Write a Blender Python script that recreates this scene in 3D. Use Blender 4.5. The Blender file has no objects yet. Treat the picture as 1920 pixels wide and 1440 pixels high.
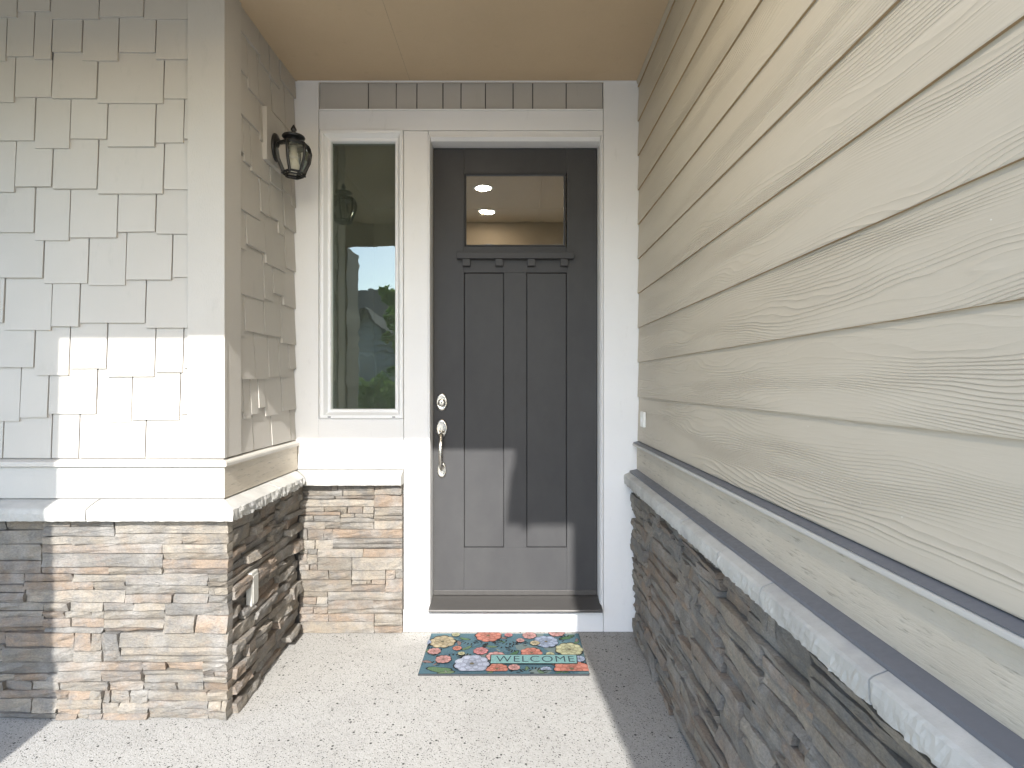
import bpy, bmesh, math, random
from mathutils import Vector, Matrix, noise as mnoise
R = math.radians
rnd = random.Random(11)
S = bpy.context.scene
C = S.collection

# ------------------------------------------------------------------ camera, sky, sun, exposure
F = 1050.0                                   # focal length in pixels of the 1920 px wide photo
CH = 1.334                                   # camera height above the porch slab
cam_d = bpy.data.cameras.new('camera'); cam = bpy.data.objects.new('camera', cam_d); C.objects.link(cam)
cam.location = (0, 0, CH); cam.rotation_euler = (R(90), 0, 0)
cam_d.sensor_width = 36; cam_d.lens = F / 1920 * 36
cam_d.shift_x = -3 / 1920; cam_d.shift_y = -2 / 1920
cam_d.clip_start = 0.02; cam_d.clip_end = 600
S.camera = cam
SUN_TRAVEL = Vector((-0.08, 1.0, -0.651)).normalized()
SUN_EL = math.asin(-SUN_TRAVEL.z)
world = bpy.data.worlds.new('World'); S.world = world; world.use_nodes = True
wn = world.node_tree.nodes; wl = world.node_tree.links
for n in list(wn): wn.remove(n)
wo = wn.new('ShaderNodeOutputWorld'); wb = wn.new('ShaderNodeBackground'); sky = wn.new('ShaderNodeTexSky')
sky.sky_type = 'NISHITA'; sky.sun_disc = False
sky.sun_elevation = SUN_EL
sky.sun_rotation = math.atan2(-SUN_TRAVEL.x, -SUN_TRAVEL.y)      # azimuth of the sun, clockwise from +Y
sky.altitude = 100; sky.air_density = 1.0; sky.dust_density = 0.8; sky.ozone_density = 2.0
wb.inputs['Strength'].default_value = 0.15
wl.new(sky.outputs[0], wb.inputs[0]); wl.new(wb.outputs[0], wo.inputs[0])
sd = bpy.data.lights.new('sun', 'SUN'); sun = bpy.data.objects.new('sun', sd); C.objects.link(sun)
sd.energy = 2.0; sd.angle = R(0.53); sd.color = (1.0, 0.98, 0.95)
sun.rotation_euler = SUN_TRAVEL.to_track_quat('-Z', 'Y').to_euler(); sun.location = (2, -12, 9)
S.view_settings.view_transform = 'Standard'; S.view_settings.look = 'None'
S.view_settings.exposure = 2.24; S.view_settings.gamma = 1.0
S.view_settings.use_curve_mapping = False
S.cycles.max_bounces = 10; S.cycles.diffuse_bounces = 6; S.cycles.glossy_bounces = 5; S.cycles.transparent_max_bounces = 10
S.cycles.sample_clamp_indirect = 6.0

# ------------------------------------------------------------------ node helpers
def new_mat(name):
    m = bpy.data.materials.new(name); m.use_nodes = True
    nt = m.node_tree
    for n in list(nt.nodes): nt.nodes.remove(n)
    out = nt.nodes.new('ShaderNodeOutputMaterial'); b = nt.nodes.new('ShaderNodeBsdfPrincipled')
    nt.links.new(b.outputs[0], out.inputs[0])
    return m, nt, b, out
def N(nt, t, **kw):
    n = nt.nodes.new(t)
    for k, v in kw.items():
        if k.startswith('i_'): n.inputs[k[2:].replace('_', ' ')].default_value = v
        else: setattr(n, k, v)
    return n
def L(nt, a, b): nt.links.new(a, b)
def pos(nt): return N(nt, 'ShaderNodeNewGeometry').outputs['Position']
def mapping(nt, src, scale=(1,1,1), loc=(0,0,0)):
    m = N(nt, 'ShaderNodeMapping'); m.inputs['Scale'].default_value = scale; m.inputs['Location'].default_value = loc
    L(nt, src, m.inputs['Vector']); return m.outputs[0]
def noise(nt, vec, scale, detail=3, rough=.55, out=0, dist=0):
    n = N(nt, 'ShaderNodeTexNoise'); n.inputs['Scale'].default_value = scale; n.inputs['Detail'].default_value = detail
    n.inputs['Roughness'].default_value = rough; n.inputs['Distortion'].default_value = dist
    L(nt, vec, n.inputs['Vector']); return n.outputs[out]
def ramp(nt, fac, stops, interp='LINEAR'):
    r = N(nt, 'ShaderNodeValToRGB'); r.color_ramp.interpolation = interp
    el = r.color_ramp.elements
    while len(el) < len(stops): el.new(0.5)
    for e, (p, c) in zip(el, stops):
        e.position = p; e.color = (*c, 1) if not isinstance(c, (int, float)) else (c, c, c, 1)
    L(nt, fac, r.inputs[0]); return r.outputs[0]
def mix(nt, fac, a, b, blend='MIX'):
    m = N(nt, 'ShaderNodeMix', data_type='RGBA', blend_type=blend)
    for key, v in ((0, fac), (6, a), (7, b)):
        if hasattr(v, 'is_linked') or hasattr(v, 'links'): L(nt, v, m.inputs[key])
        elif isinstance(v, (int, float)): m.inputs[key].default_value = v if key == 0 else (v, v, v, 1)
        else: m.inputs[key].default_value = (*v, 1)
    return m.outputs[2]
def math_(nt, op, a, b=None, c=None):
    m = N(nt, 'ShaderNodeMath', operation=op)
    for i, v in enumerate((a, b, c)):
        if v is None: continue
        if isinstance(v, (int, float)): m.inputs[i].default_value = v
        else: L(nt, v, m.inputs[i])
    return m.outputs[0]
def bump(nt, h, b, strength, dist, normal=None):
    n = N(nt, 'ShaderNodeBump'); n.inputs['Strength'].default_value = strength; n.inputs['Distance'].default_value = dist
    L(nt, h, n.inputs['Height'])
    if normal is not None: L(nt, normal, n.inputs['Normal'])
    L(nt, n.outputs[0], b.inputs['Normal']); return n.outputs[0]

# ------------------------------------------------------------------ materials
def paint(name, col, rough=.55, grain=(1,1,1), gscale=90, gstr=.35, gdist=.0012, spread=.06):
    m, nt, b, _ = new_mat(name); p = pos(nt)
    var = noise(nt, p, 2.3, 4, .6)
    fine = noise(nt, mapping(nt, p, grain), gscale, 3, .65)
    dark = tuple(c * (1 - spread) for c in col); lite = tuple(min(1, c * (1 + spread)) for c in col)
    c = ramp(nt, var, [(.3, dark), (.7, lite)])
    oi = N(nt, 'ShaderNodeObjectInfo')
    c = mix(nt, 1.0, c, ramp(nt, oi.outputs['Random'], [(0, .96), (1, 1.0)]), 'MULTIPLY')
    grime = ramp(nt, noise(nt, mapping(nt, p, (3, 3, 1)), 6, 5, .7), [(.60, 1.0), (.78, .90)])
    c = mix(nt, 1.0, c, grime, 'MULTIPLY')
    L(nt, c, b.inputs['Base Color'])
    L(nt, ramp(nt, fine, [(.3, rough - .08), (.7, rough + .1)]), b.inputs['Roughness'])
    b.inputs['Specular IOR Level'].default_value = .4
    bump(nt, fine, b, gstr, gdist)
    return m
M = {}
M['trim'] = paint('white_trim_paint', (.79, .78, .76), .5, (1, 1, 6), 40, .45, .0015, .02)
M['trim_v'] = paint('white_trim_paint_upright', (.79, .78, .76), .5, (6, 6, 1), 40, .45, .0015, .02)
M['vinyl'] = paint('white_window_vinyl', (.82, .82, .81), .35, (1, 1, 1), 60, .08, .0005, .01)
M['shingle'] = paint('greige_shingle_paint', (.468, .438, .392), .6, (8, 8, 1), 30, .35, .0012, .03)
M['greige'] = paint('greige_board_paint', (.455, .436, .40), .6, (1, 1, 5), 50, .5, .0018, .03)
M['corner'] = paint('greige_corner_paint', (.485, .457, .412), .6, (4, 4, 1), 60, .6, .0018, .03)
M['soffit'] = paint('warm_lit_tan_soffit', (.53, .405, .265), .6, (1, 1, 1), 70, .3, .001, .04)  # siding-like tan, browned to hold the warm bounced light
M['flash_shaded'] = paint('shaded_slate_flashing', (.125, .13, .145), .45, (1, 1, 1), 60, .2, .0008, .05)  # shade on the ledge tops is put into this slate grey
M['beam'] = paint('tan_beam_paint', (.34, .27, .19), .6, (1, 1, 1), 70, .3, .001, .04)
M['interior'] = paint('hall_wall_paint', (.50, .46, .38), .7)
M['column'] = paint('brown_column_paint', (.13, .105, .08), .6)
M['core'] = paint('wall_core_greige', (.10, .095, .088), .8)

def siding_mat():
    m, nt, b, _ = new_mat('cedar_grain_siding'); p = pos(nt)
    oi = N(nt, 'ShaderNodeObjectInfo'); sep = N(nt, 'ShaderNodeSeparateXYZ'); L(nt, p, sep.inputs[0])
    off = math_(nt, 'MULTIPLY', oi.outputs['Random'], 37.0)
    comb = N(nt, 'ShaderNodeCombineXYZ')
    L(nt, math_(nt, 'ADD', sep.outputs['Y'], off), comb.inputs['X']); L(nt, sep.outputs['Z'], comb.inputs['Y']); L(nt, off, comb.inputs['Z'])
    v = comb.outputs[0]
    n1 = noise(nt, mapping(nt, v, (1.5, 8.5, 1)), 1.0, 1.6, .40)           # long flowing figure
    n2 = noise(nt, mapping(nt, v, (11, 40, 1)), 1.0, 2, .5)                # wobble
    n3 = noise(nt, mapping(nt, v, (0.9, 9.0, 1)), 1.3, 1, .5)              # smooth zones between lines
    fld = math_(nt, 'ADD', math_(nt, 'MULTIPLY', sep.outputs['Z'], 120.0), math_(nt, 'MULTIPLY', n1, 18.0))
    fld = math_(nt, 'ADD', fld, math_(nt, 'MULTIPLY', n2, .65))
    tri = math_(nt, 'PINGPONG', fld, 0.5)                                   # 0..0.5
    line = math_(nt, 'POWER', math_(nt, 'MULTIPLY', tri, 2.0), 2.6)
    mask = ramp(nt, n3, [(.40, .06), (.62, 1.0)])
    fine = noise(nt, mapping(nt, v, (14, 160, 1)), 1.0, 3, .6)
    h = math_(nt, 'ADD', math_(nt, 'MULTIPLY', line, mask), math_(nt, 'MULTIPLY', fine, .25))
    base = ramp(nt, noise(nt, mapping(nt, v, (1.2, 5, 1)), 1.5, 4, .6), [(.3, (.47, .412, .325)), (.7, (.51, .452, .363))])
    specks = ramp(nt, noise(nt, mapping(nt, v, (60, 90, 1)), 1.0, 1, .5), [(.80, 0.0), (.83, 1.0)])
    base = mix(nt, specks, base, (.62, .59, .53))
    L(nt, base, b.inputs['Base Color']); b.inputs['Roughness'].default_value = .5
    b.inputs['Specular IOR Level'].default_value = .45
    bump(nt, h, b, .9, .0021)
    return m
M['siding'] = siding_mat()
M['warm_lit_edge'] = paint('warm_lit_brown_edge', (.36, .255, .14), .8, (1, 1, 1), 60, .5, .002, .15)  # this brown carries the warm bounce light under the laps
def rough_sawn():
    m, nt, b, _ = new_mat('rough_sawn_band'); p = pos(nt)
    st = noise(nt, mapping(nt, p, (9, 9, 90)), 1.6, 4, .65); st2 = noise(nt, mapping(nt, p, (3, 3, 4)), 3, 4, .6)
    c = ramp(nt, st2, [(.3, (.46, .405, .325)), (.7, (.51, .455, .37))])
    c = mix(nt, ramp(nt, st, [(.28, .75), (.42, 0.0)]), c, (.20, .18, .145))
    L(nt, c, b.inputs['Base Color']); b.inputs['Roughness'].default_value = .65
    bump(nt, st, b, .9, .003); return m
M['rough_band'] = rough_sawn()

def stone_mat():
    m, nt, b, _ = new_mat('ledgestone'); p = pos(nt)
    oi = N(nt, 'ShaderNodeObjectInfo')
    n1 = noise(nt, p, 17, 5, .65); n2 = noise(nt, mapping(nt, p, (1, 1, 2.2), (3, 7, 1)), 10, 5, .7); n3 = noise(nt, mapping(nt, p, (1, 1, 1.6), (9, 2, 5)), 120, 4, .7)
    n4 = noise(nt, mapping(nt, p, (1, 1, 1), (1, 22, 8)), 7, 4, .6)
    c = oi.outputs['Color']
    c = mix(nt, ramp(nt, n1, [(.42, 0.0), (.64, .65)]), c, (.158, .155, .15))
    c = mix(nt, ramp(nt, n2, [(.52, 0.0), (.72, .50)]), c, (.28, .205, .15))
    c = mix(nt, ramp(nt, n4, [(.50, 0.0), (.70, .75)]), c, (.31, .295, .27))
    c = mix(nt, 1.0, c, ramp(nt, n3, [(.25, .70), (.7, 1.14)]), 'MULTIPLY')
    L(nt, c, b.inputs['Base Color']); b.inputs['Roughness'].default_value = .85; b.inputs['Specular IOR Level'].default_value = .3
    h = math_(nt, 'ADD', math_(nt, 'MULTIPLY', noise(nt, mapping(nt, p, (1, 1, 2.2)), 70, 7, .68), 1.0), math_(nt, 'MULTIPLY', math_(nt, 'ADD', n3, math_(nt, 'MULTIPLY', noise(nt, p, 300, 3, .7), .4)), .6))
    bump(nt, h, b, 1.0, .0075)
    return m
M['stone'] = stone_mat()
def cap_mat():
    m, nt, b, _ = new_mat('cast_stone_cap'); p = pos(nt)
    n1 = noise(nt, p, 9, 5, .65); n2 = noise(nt, p, 75, 4, .6)
    c = ramp(nt, n1, [(.3, (.34, .33, .305)), (.55, (.42, .41, .38)), (.75, (.47, .455, .425))])
    stain = ramp(nt, noise(nt, mapping(nt, p, (1, 1, 3), (4, 4, 4)), 4.5, 4, .65), [(.55, 0.0), (.66, .5)])
    c = mix(nt, stain, c, (.27, .27, .275))
    L(nt, c, b.inputs['Base Color']); b.inputs['Roughness'].default_value = .8
    bump(nt, n2, b, .55, .003)
    return m
M['cap'] = cap_mat()
M['mortar'] = paint('dark_mortar', (.09, .085, .078), .9, (1, 1, 1), 60, .6, .004, .1)

def concrete_mat(name, base, dark, aggr):
    m, nt, b, _ = new_mat(name); p = pos(nt)
    v1 = N(nt, 'ShaderNodeTexVoronoi'); v1.inputs['Scale'].default_value = 190; L(nt, p, v1.inputs['Vector'])
    v2 = N(nt, 'ShaderNodeTexVoronoi'); v2.inputs['Scale'].default_value = 62; L(nt, mapping(nt, p, (1,1,1), (.3,.7,0)), v2.inputs['Vector'])
    sp = N(nt, 'ShaderNodeSeparateColor'); L(nt, v1.outputs['Color'], sp.inputs[0])
    sp2 = N(nt, 'ShaderNodeSeparateColor'); L(nt, v2.outputs['Color'], sp2.inputs[0])
    patch = noise(nt, p, 2.6, 6, .7)
    c = ramp(nt, patch, [(.3, tuple(x*.82 for x in base)), (.5, tuple(x*.96 for x in base)), (.7, tuple(x*1.04 for x in base))])
    c = mix(nt, aggr, c, ramp(nt, sp.outputs[0], [(0, (.15, .14, .13)), (.22, (.28, .265, .24)), (.5, (.34, .33, .305)), (.8, (.38, .37, .35)), (1, (.30, .275, .24))]))
    inside = math_(nt, 'LESS_THAN', v1.outputs['Distance'], .42)
    pick = math_(nt, 'GREATER_THAN', sp.outputs[1], .86)
    c = mix(nt, math_(nt, 'MULTIPLY', inside, pick), c, dark)
    inside2 = math_(nt, 'LESS_THAN', v2.outputs['Distance'], .30)
    pick2 = math_(nt, 'GREATER_THAN', sp2.outputs[1], .93)
    c = mix(nt, math_(nt, 'MULTIPLY', inside2, pick2), c, tuple(x * .8 for x in dark))
    L(nt, c, b.inputs['Base Color']); b.inputs['Roughness'].default_value = .85; b.inputs['Specular IOR Level'].default_value = .25
    bump(nt, math_(nt, 'ADD', math_(nt, 'SUBTRACT', 1.0, v1.outputs['Distance']), noise(nt, p, 220, 2, .6)), b, .5, .0025)
    return m
M['slab'] = concrete_mat('exposed_aggregate', (.33, .322, .30), (.055, .052, .048), .35)
M['drive'] = concrete_mat('driveway_concrete', (.58, .565, .53), (.30, .29, .27), .15)

def door_mat_():
    m, nt, b, _ = new_mat('black_door_paint'); p = pos(nt)
    dust = noise(nt, mapping(nt, p, (1, 1, .6)), 5, 5, .65)
    scr = ramp(nt, noise(nt, mapping(nt, p, (3, 3, 40), (2, 5, 1)), 4, 2, .5), [(.70, 0.0), (.73, .35)])
    c = ramp(nt, dust, [(.3, (.056, .055, .056)), (.75, (.070, .069, .068))])
    c = mix(nt, math_(nt, 'MULTIPLY', scr, .3), c, (.13, .125, .12))
    L(nt, c, b.inputs['Base Color'])
    L(nt, ramp(nt, dust, [(.3, .30), (.7, .42)]), b.inputs['Roughness'])
    b.inputs['Specular IOR Level'].default_value = .10
    bump(nt, noise(nt, mapping(nt, p, (5, 5, .8)), 60, 3, .6), b, .08, .0006)
    return m
M['door'] = door_mat_()
def metal(name, col, rough, bscale=90):
    m, nt, b, _ = new_mat(name); p = pos(nt)
    n = noise(nt, p, bscale, 3, .6)
    L(nt, ramp(nt, n, [(.3, tuple(x*.85 for x in col)), (.7, col)]), b.inputs['Base Color'])
    b.inputs['Metallic'].default_value = 1; L(nt, ramp(nt, n, [(.3, rough - .05), (.7, rough + .08)]), b.inputs['Roughness'])
    return m
M['nickel'] = metal('satin_nickel', (.62, .59, .53), .28)
M['sill'] = metal('bronze_sill', (.085, .08, .075), .45)
M['sill'].node_tree.nodes['Principled BSDF'].inputs['Metallic'].default_value = .35
def plain(name, col, rough=.5, nscale=40, spread=.12, spec=.5):
    m, nt, b, _ = new_mat(name); p = pos(nt)
    n = noise(nt, p, nscale, 4, .6)
    L(nt, ramp(nt, n, [(.3, tuple(x*(1-spread) for x in col)), (.7, tuple(min(1, x*(1+spread)) for x in col))]), b.inputs['Base Color'])
    b.inputs['Roughness'].default_value = rough; b.inputs['Specular IOR Level'].default_value = spec
    bump(nt, n, b, .15, .001)
    return m
M['iron'] = plain('black_lantern_iron', (.012, .012, .012), .38)
M['bulb'] = plain('frosted_bulb', (.80, .76, .66), .4, 20, .03)
M['white_plastic'] = plain('white_plastic', (.74, .73, .68), .35, 30, .03)
M['outlet'] = plain('weathered_outlet_plastic', (.42, .41, .37), .5, 30, .06)
M['black'] = plain('black_slot', (.01, .01, .01), .8)
M['rubber'] = plain('mat_rubber_edge', (.03, .032, .035), .8)
def glass(name, tint, refl, wav, rough=0.0, refl_tint=(1, 1, 1), haze=.03):
    m = bpy.data.materials.new(name); m.use_nodes = True; nt = m.node_tree
    for n in list(nt.nodes): nt.nodes.remove(n)
    out = N(nt, 'ShaderNodeOutputMaterial'); tr = N(nt, 'ShaderNodeBsdfTransparent'); gl = N(nt, 'ShaderNodeBsdfGlossy')
    tr.inputs[0].default_value = (*tint, 1); gl.inputs['Color'].default_value = (*refl_tint, 1); gl.inputs['Roughness'].default_value = rough
    fr = N(nt, 'ShaderNodeFresnel'); fr.inputs['IOR'].default_value = 1.5
    fac = math_(nt, 'MINIMUM', math_(nt, 'ADD', fr.outputs[0], refl), 1.0)
    df = N(nt, 'ShaderNodeBsdfDiffuse'); df.inputs[0].default_value = (.50, .55, .46, 1)
    fm = N(nt, 'ShaderNodeMixShader'); L(nt, ramp(nt, noise(nt, pos(nt), 9, 4, .6), [(.3, haze*.6), (.7, haze*1.4)]), fm.inputs[0]); L(nt, tr.outputs[0], fm.inputs[1]); L(nt, df.outputs[0], fm.inputs[2])
    mx = N(nt, 'ShaderNodeMixShader'); L(nt, fac, mx.inputs[0]); L(nt, fm.outputs[0], mx.inputs[1]); L(nt, gl.outputs[0], mx.inputs[2])
    p = pos(nt); bp = N(nt, 'ShaderNodeBump'); bp.inputs['Strength'].default_value = 1; bp.inputs['Distance'].default_value = wav
    L(nt, noise(nt, p, 7, 2, .5), bp.inputs['Height']); L(nt, bp.outputs[0], gl.inputs['Normal'])
    L(nt, mx.outputs[0], out.inputs[0]); return m
M['pane'] = glass('coated_window_glass', (.45, .5, .45), .065, .0005, 0, (.93, 1.0, .95), .07)  # diffuse haze lightens the pane in place of a brighter reflection
M['door_pane'] = glass('coated_door_glass', (.55, .55, .5), .30, .0003)
M['lamp_glass'] = glass('seeded_lantern_glass', (.80, .79, .74), .03, .004, 0, (1, 1, 1), .10)
def emis(name, col, st):
    m, nt, b, _ = new_mat(name)
    b.inputs['Base Color'].default_value = (*col, 1); b.inputs['Emission Color'].default_value = (*col, 1); b.inputs['Emission Strength'].default_value = st
    return m
M['lens'] = emis('lit_lamp_lens', (1.0, .88, .70), 46.0)

# ------------------------------------------------------------------ mesh helpers
def mesh_obj(name, verts, faces, mat, parent=None, smooth=False, fix=True, color=None, bev=0):
    verts = [Vector(v) for v in verts]
    lo = Vector((min(v.x for v in verts), min(v.y for v in verts), min(v.z for v in verts)))
    hi = Vector((max(v.x for v in verts), max(v.y for v in verts), max(v.z for v in verts)))
    c = (lo + hi) / 2
    me = bpy.data.meshes.new(name)
    me.from_pydata([v - c for v in verts], [], faces)
    if fix or bev:
        bm = bmesh.new(); bm.from_mesh(me)
        bmesh.ops.recalc_face_normals(bm, faces=bm.faces)
        if bev:
            bmesh.ops.bevel(bm, geom=[e for e in bm.edges if e.calc_face_angle(0) > .5], offset=bev, segments=2, profile=.6, affect='EDGES', clamp_overlap=True)
        bm.to_mesh(me); bm.free()
    if smooth:
        me.polygons.foreach_set('use_smooth', [True] * len(me.polygons))
    mats = mat if isinstance(mat, (list, tuple)) else [mat]
    for m_ in mats: me.materials.append(m_)
    o = bpy.data.objects.new(name, me); C.objects.link(o)
    if parent is not None:
        o.parent = parent; o.location = c - WLOC[parent.name]
    else:
        o.location = c
    WLOC[o.name] = c
    if color: o.color = (*color, 1)
    return o
WLOC = {}
def thing(name, label, cat, loc, group=None):
    o = bpy.data.objects.new(name, None); C.objects.link(o); o.location = loc; o.empty_display_size = .1
    WLOC[o.name] = Vector(loc); tag(o, label, cat, group); return o
def tag(o, label, cat, group=None):
    o['label'] = label; o['category'] = cat
    if group: o['group'] = group
    return o
def struct(o): o['kind'] = 'structure'; return o
BF = [(0,3,2,1),(4,5,6,7),(0,1,5,4),(1,2,6,5),(2,3,7,6),(3,0,4,7)]
def bxv(x0,x1,y0,y1,z0,z1): return [(x0,y0,z0),(x1,y0,z0),(x1,y1,z0),(x0,y1,z0),(x0,y0,z1),(x1,y0,z1),(x1,y1,z1),(x0,y1,z1)]
def box(name, x0,x1,y0,y1,z0,z1, mat, parent=None, bev=.002):
    return mesh_obj(name, bxv(x0,x1,y0,y1,z0,z1), BF, mat, parent, bev=bev)
class MB:
    def __init__(s): s.v = []; s.f = []
    def add(s, v, f):
        o = len(s.v); s.v += [tuple(q) for q in v]; s.f += [tuple(i + o for i in g) for g in f]; return s
    def box(s, *a): return s.add(bxv(*a), BF)
    def lathe(s, prof, center, n=16, axis='Z', sx=1, sy=1):
        v = []; f = []
        for (r, h) in prof:
            for k in range(n):
                a = 2 * math.pi * k / n; p = (r * math.cos(a) * sx, r * math.sin(a) * sy, h)
                if axis == 'Y': p = (p[0], -p[2], p[1])       # h runs towards the viewer (-Y)
                if axis == 'X': p = (p[2], p[0], p[1])
                v.append(Vector(p) + Vector(center))
        m = len(prof)
        for i in range(m - 1):
            for k in range(n): f.append((i*n+k, i*n+(k+1) % n, (i+1)*n+(k+1) % n, (i+1)*n+k))
        f.append(tuple(range(n))); f.append(tuple((m-1)*n+k for k in range(n)))
        return s.add(v, f)
    def tube(s, pts, rad, n=10):
        pts = [Vector(p) for p in pts]; rad = rad if isinstance(rad, list) else [rad]*len(pts)
        v = []; f = []; up = Vector((0.3, 0.2, 1)).normalized()
        for i, p in enumerate(pts):
            d = (pts[min(i+1, len(pts)-1)] - pts[max(i-1, 0)]).normalized()
            a = d.cross(up); a = a.normalized() if a.length > .05 else d.cross(Vector((1,0,0))).normalized()
            b = d.cross(a).normalized()
            for k in range(n):
                t = 2*math.pi*k/n; v.append(p + (a*math.cos(t) + b*math.sin(t))*rad[i])
        for i in range(len(pts)-1):
            for k in range(n): f.append((i*n+k, i*n+(k+1)%n, (i+1)*n+(k+1)%n, (i+1)*n+k))
        f.append(tuple(range(n))); f.append(tuple((len(pts)-1)*n+k for k in range(n)))
        return s.add(v, f)
    def build(s, name, mat, parent=None, smooth=False, bev=0): return mesh_obj(name, s.v, s.f, mat, parent, smooth, bev=bev)

# wall maps: (u along the wall, w outward, z up) -> world
FY, SX, BY, RX = 2.262, -1.178, 3.02, .675        # wall planes: left front, left return, entry wall, right wall
def front(u, w, z): return (u, FY - w, z)
def side(u, w, z): return (SX + w, u, z)
def back(u, w, z): return (u, BY - w, z)
def right(u, w, z): return (RX - w, u, z)
def prism(name, mp, prof, u0, u1, m0, m1, mat, parent, nseg=1, jit=None, bev=0, smooth=False):
    v = []; f = []; k = len(prof)
    for i in range(nseg + 1):
        t = i / nseg
        for j, (w, z) in enumerate(prof):
            u = (u0 + m0 * w) * (1 - t) + (u1 + m1 * w) * t
            dw = dz = 0
            if jit: dw, dz = jit(u, j)
            v.append(mp(u, w + dw, z + dz))
    for i in range(nseg):
        for j in range(k): f.append((i*k+j, i*k+(j+1)%k, (i+1)*k+(j+1)%k, (i+1)*k+j))
    f.append(tuple(range(k))); f.append(tuple(nseg*k+j for j in range(k)))
    return mesh_obj(name, v, f, mat, parent, bev=bev, smooth=smooth)

# ------------------------------------------------------------------ the setting
floor_o = struct(box('porch_floor', -4.2, .72, -1.6, 3.06, -.15, 0, M['slab'], None, .004))
struct(box('driveway', -5.5, 7.5, -11.0, -1.606, -.30, -.13, M['drive'], None, .004))
def ground_mat():
    m, nt, b, _ = new_mat('lawn_grass'); p = pos(nt)
    c = ramp(nt, noise(nt, p, 30, 4, .7), [(.3, (.035, .06, .018)), (.7, (.09, .125, .04))])
    L(nt, c, b.inputs['Base Color']); b.inputs['Roughness'].default_value = .9
    bump(nt, noise(nt, p, 60, 3, .7), b, .8, .03); return m
M['lawn'] = ground_mat()
struct(mesh_obj('lawn', [(-220,-220,-.2),(220,-220,-.2),(220,220,-.2),(-220,220,-.2)], [(0,1,2,3)], M['lawn']))
M['asphalt'] = plain('asphalt', (.055, .055, .057), .85, 60, .25)
struct(box('street', -220, 220, -17.5, -11.3, -.25, -.17, M['asphalt'], None, 0))

# porch ceiling: flat soffit with one batten over the seam, two recessed lamps
ceil = struct(box('porch_ceiling', -4.2, .675, .2, 3.2, 2.95, 3.25, M['soffit'], None, 0))
box('seam_batten', .232, .262, .445, 2.25, 2.942, 2.951, M['soffit'], ceil, .002)
box('panel_seam', -.5545, -.553, .445, 2.99, 2.9492, 2.951, M['beam'], ceil, 0)
for yy, lb in ((1.50, 'lit round recessed downlight nearer the door in the porch ceiling'), (.82, 'lit round recessed downlight nearer the porch beam')):
    t = thing('recessed_light', lb, 'ceiling light', (-.255, yy, 2.95), 'downlights in the porch ceiling')
    MB().lathe([(.066, 0), (.066, -.006), (.085, -.004), (.088, 0)], (-.255, yy, 2.949), 28).build('trim_ring', M['white_plastic'], t, True)
    MB().lathe([(.064, 0), (.064, -.004)], (-.255, yy, 2.9475), 28).build('lens', M['lens'], t)

# porch beam and column that throw the sun edge on the walls (behind and beside the camera)
beam = thing('porch_beam', 'tan porch beam carrying the front edge of the porch roof', 'beam', (-1.7, .42, 2.716))
box('beam_board', -4.2, .675, .40, .44, 2.716, 2.951, M['beam'], beam, .006)
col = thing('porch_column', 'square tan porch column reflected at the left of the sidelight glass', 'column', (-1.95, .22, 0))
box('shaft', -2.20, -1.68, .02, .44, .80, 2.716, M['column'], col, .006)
box('plinth', -2.23, -1.67, -.01, .443, 0, .80, M['cap'], col, .006)

# ------------------------------------------------------------------ left: shingled wall that projects beside the entry
FPX = 468.0
def fx(px): return (px - 963) / FPX
def fz(py): return CH + (718 - py) / FPX
wallL = thing('shingle_wall', 'greige staggered shingle wall projecting at left of the entry', 'wall', (-2.2, FY, .86))
box('wall_core', -4.2, SX, FY, 3.14, 0, 3.25, M['core'], wallL, 0)
def shingle(mp, u0, u1, zb, zt, parent, w0=.015, w1=.004, tilt=0, g=.0027):
    d0 = rnd.uniform(-.0015, .002)
    z0a = zb + rnd.uniform(-.0012, .0012) + tilt; z0b = zb + rnd.uniform(-.0012, .0012) - tilt
    v = [mp(u0+g, .0, z0a), mp(u1-g, .0, z0b), mp(u1-g, w0+d0, z0b), mp(u0+g, w0+d0, z0a),
         mp(u0+g, .0, zt), mp(u1-g, .0, zt), mp(u1-g, w1, zt), mp(u0+g, w1, zt)]
    return mesh_obj('shingle', v, BF, M['shingle'], parent)
rows = [
 ([-40, 9, 61, 95, 152, 220, 290, 352], [112, 104, 110, 96, 112, 96, 110]),
 ([-45, 25, 95, 180, 305, 352], [191, 180, 183, 192.5, 184]),
 ([-20, 62.5, 129, 199, 289.5, 343, 352], [262.5, 277, 259, 274.5, 266, 259]),
 ([-55, 26, 96, 181, 305, 352], [359.5, 349, 353, 362.5, 354]),
 ([-30, 62, 128, 218, 290, 352], [435.5, 450, 444.5, 434, 438]),
 ([-12, 79, 163, 234, 321, 352], [520.5, 531, 535, 524, 519]),
 ([-66, 5, 94, 147, 271, 352], [604, 619, 612, 605, 615]),
 ([-20, 62, 128, 198, 289, 342, 352], [689, 704, 691, 706, 697.5, 690]),
 ([-50, 35, 88, 179, 245, 336, 352], [790, 783, 776, 791, 787, 777]),
 ([-80, 3, 94, 146, 271, 352], [859]*5)]
def rand_row(yc, x_from, x_to, r):
    xs = [x_to]; ys = []
    while xs[0] > x_from:
        xs.insert(0, xs[0] - r.choice([46, 62, 70, 84, 92, 120])); ys.insert(0, yc + r.choice([-9, -3, 2, 8, 12]))
    return xs, ys
allrows = []
for k in range(3): allrows.append(rand_row(22 - 85*k, -300, 352, rnd))
for xs, ys in rows:
    ex, ey = rand_row(ys[0], -300, xs[0], rnd)
    if ys[0] == 859: ey = [859]*len(ey)
    allrows.append((ex[:-1] + xs, ey + ys))
for xs, ys in allrows:
    for a, b_, y in zip(xs[:-1], xs[1:], ys):
        ztop = min(fz(y) + .178 + .055, 3.24)
        shingle(front, fx(a), fx(b_), fz(y), ztop, wallL)
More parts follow.
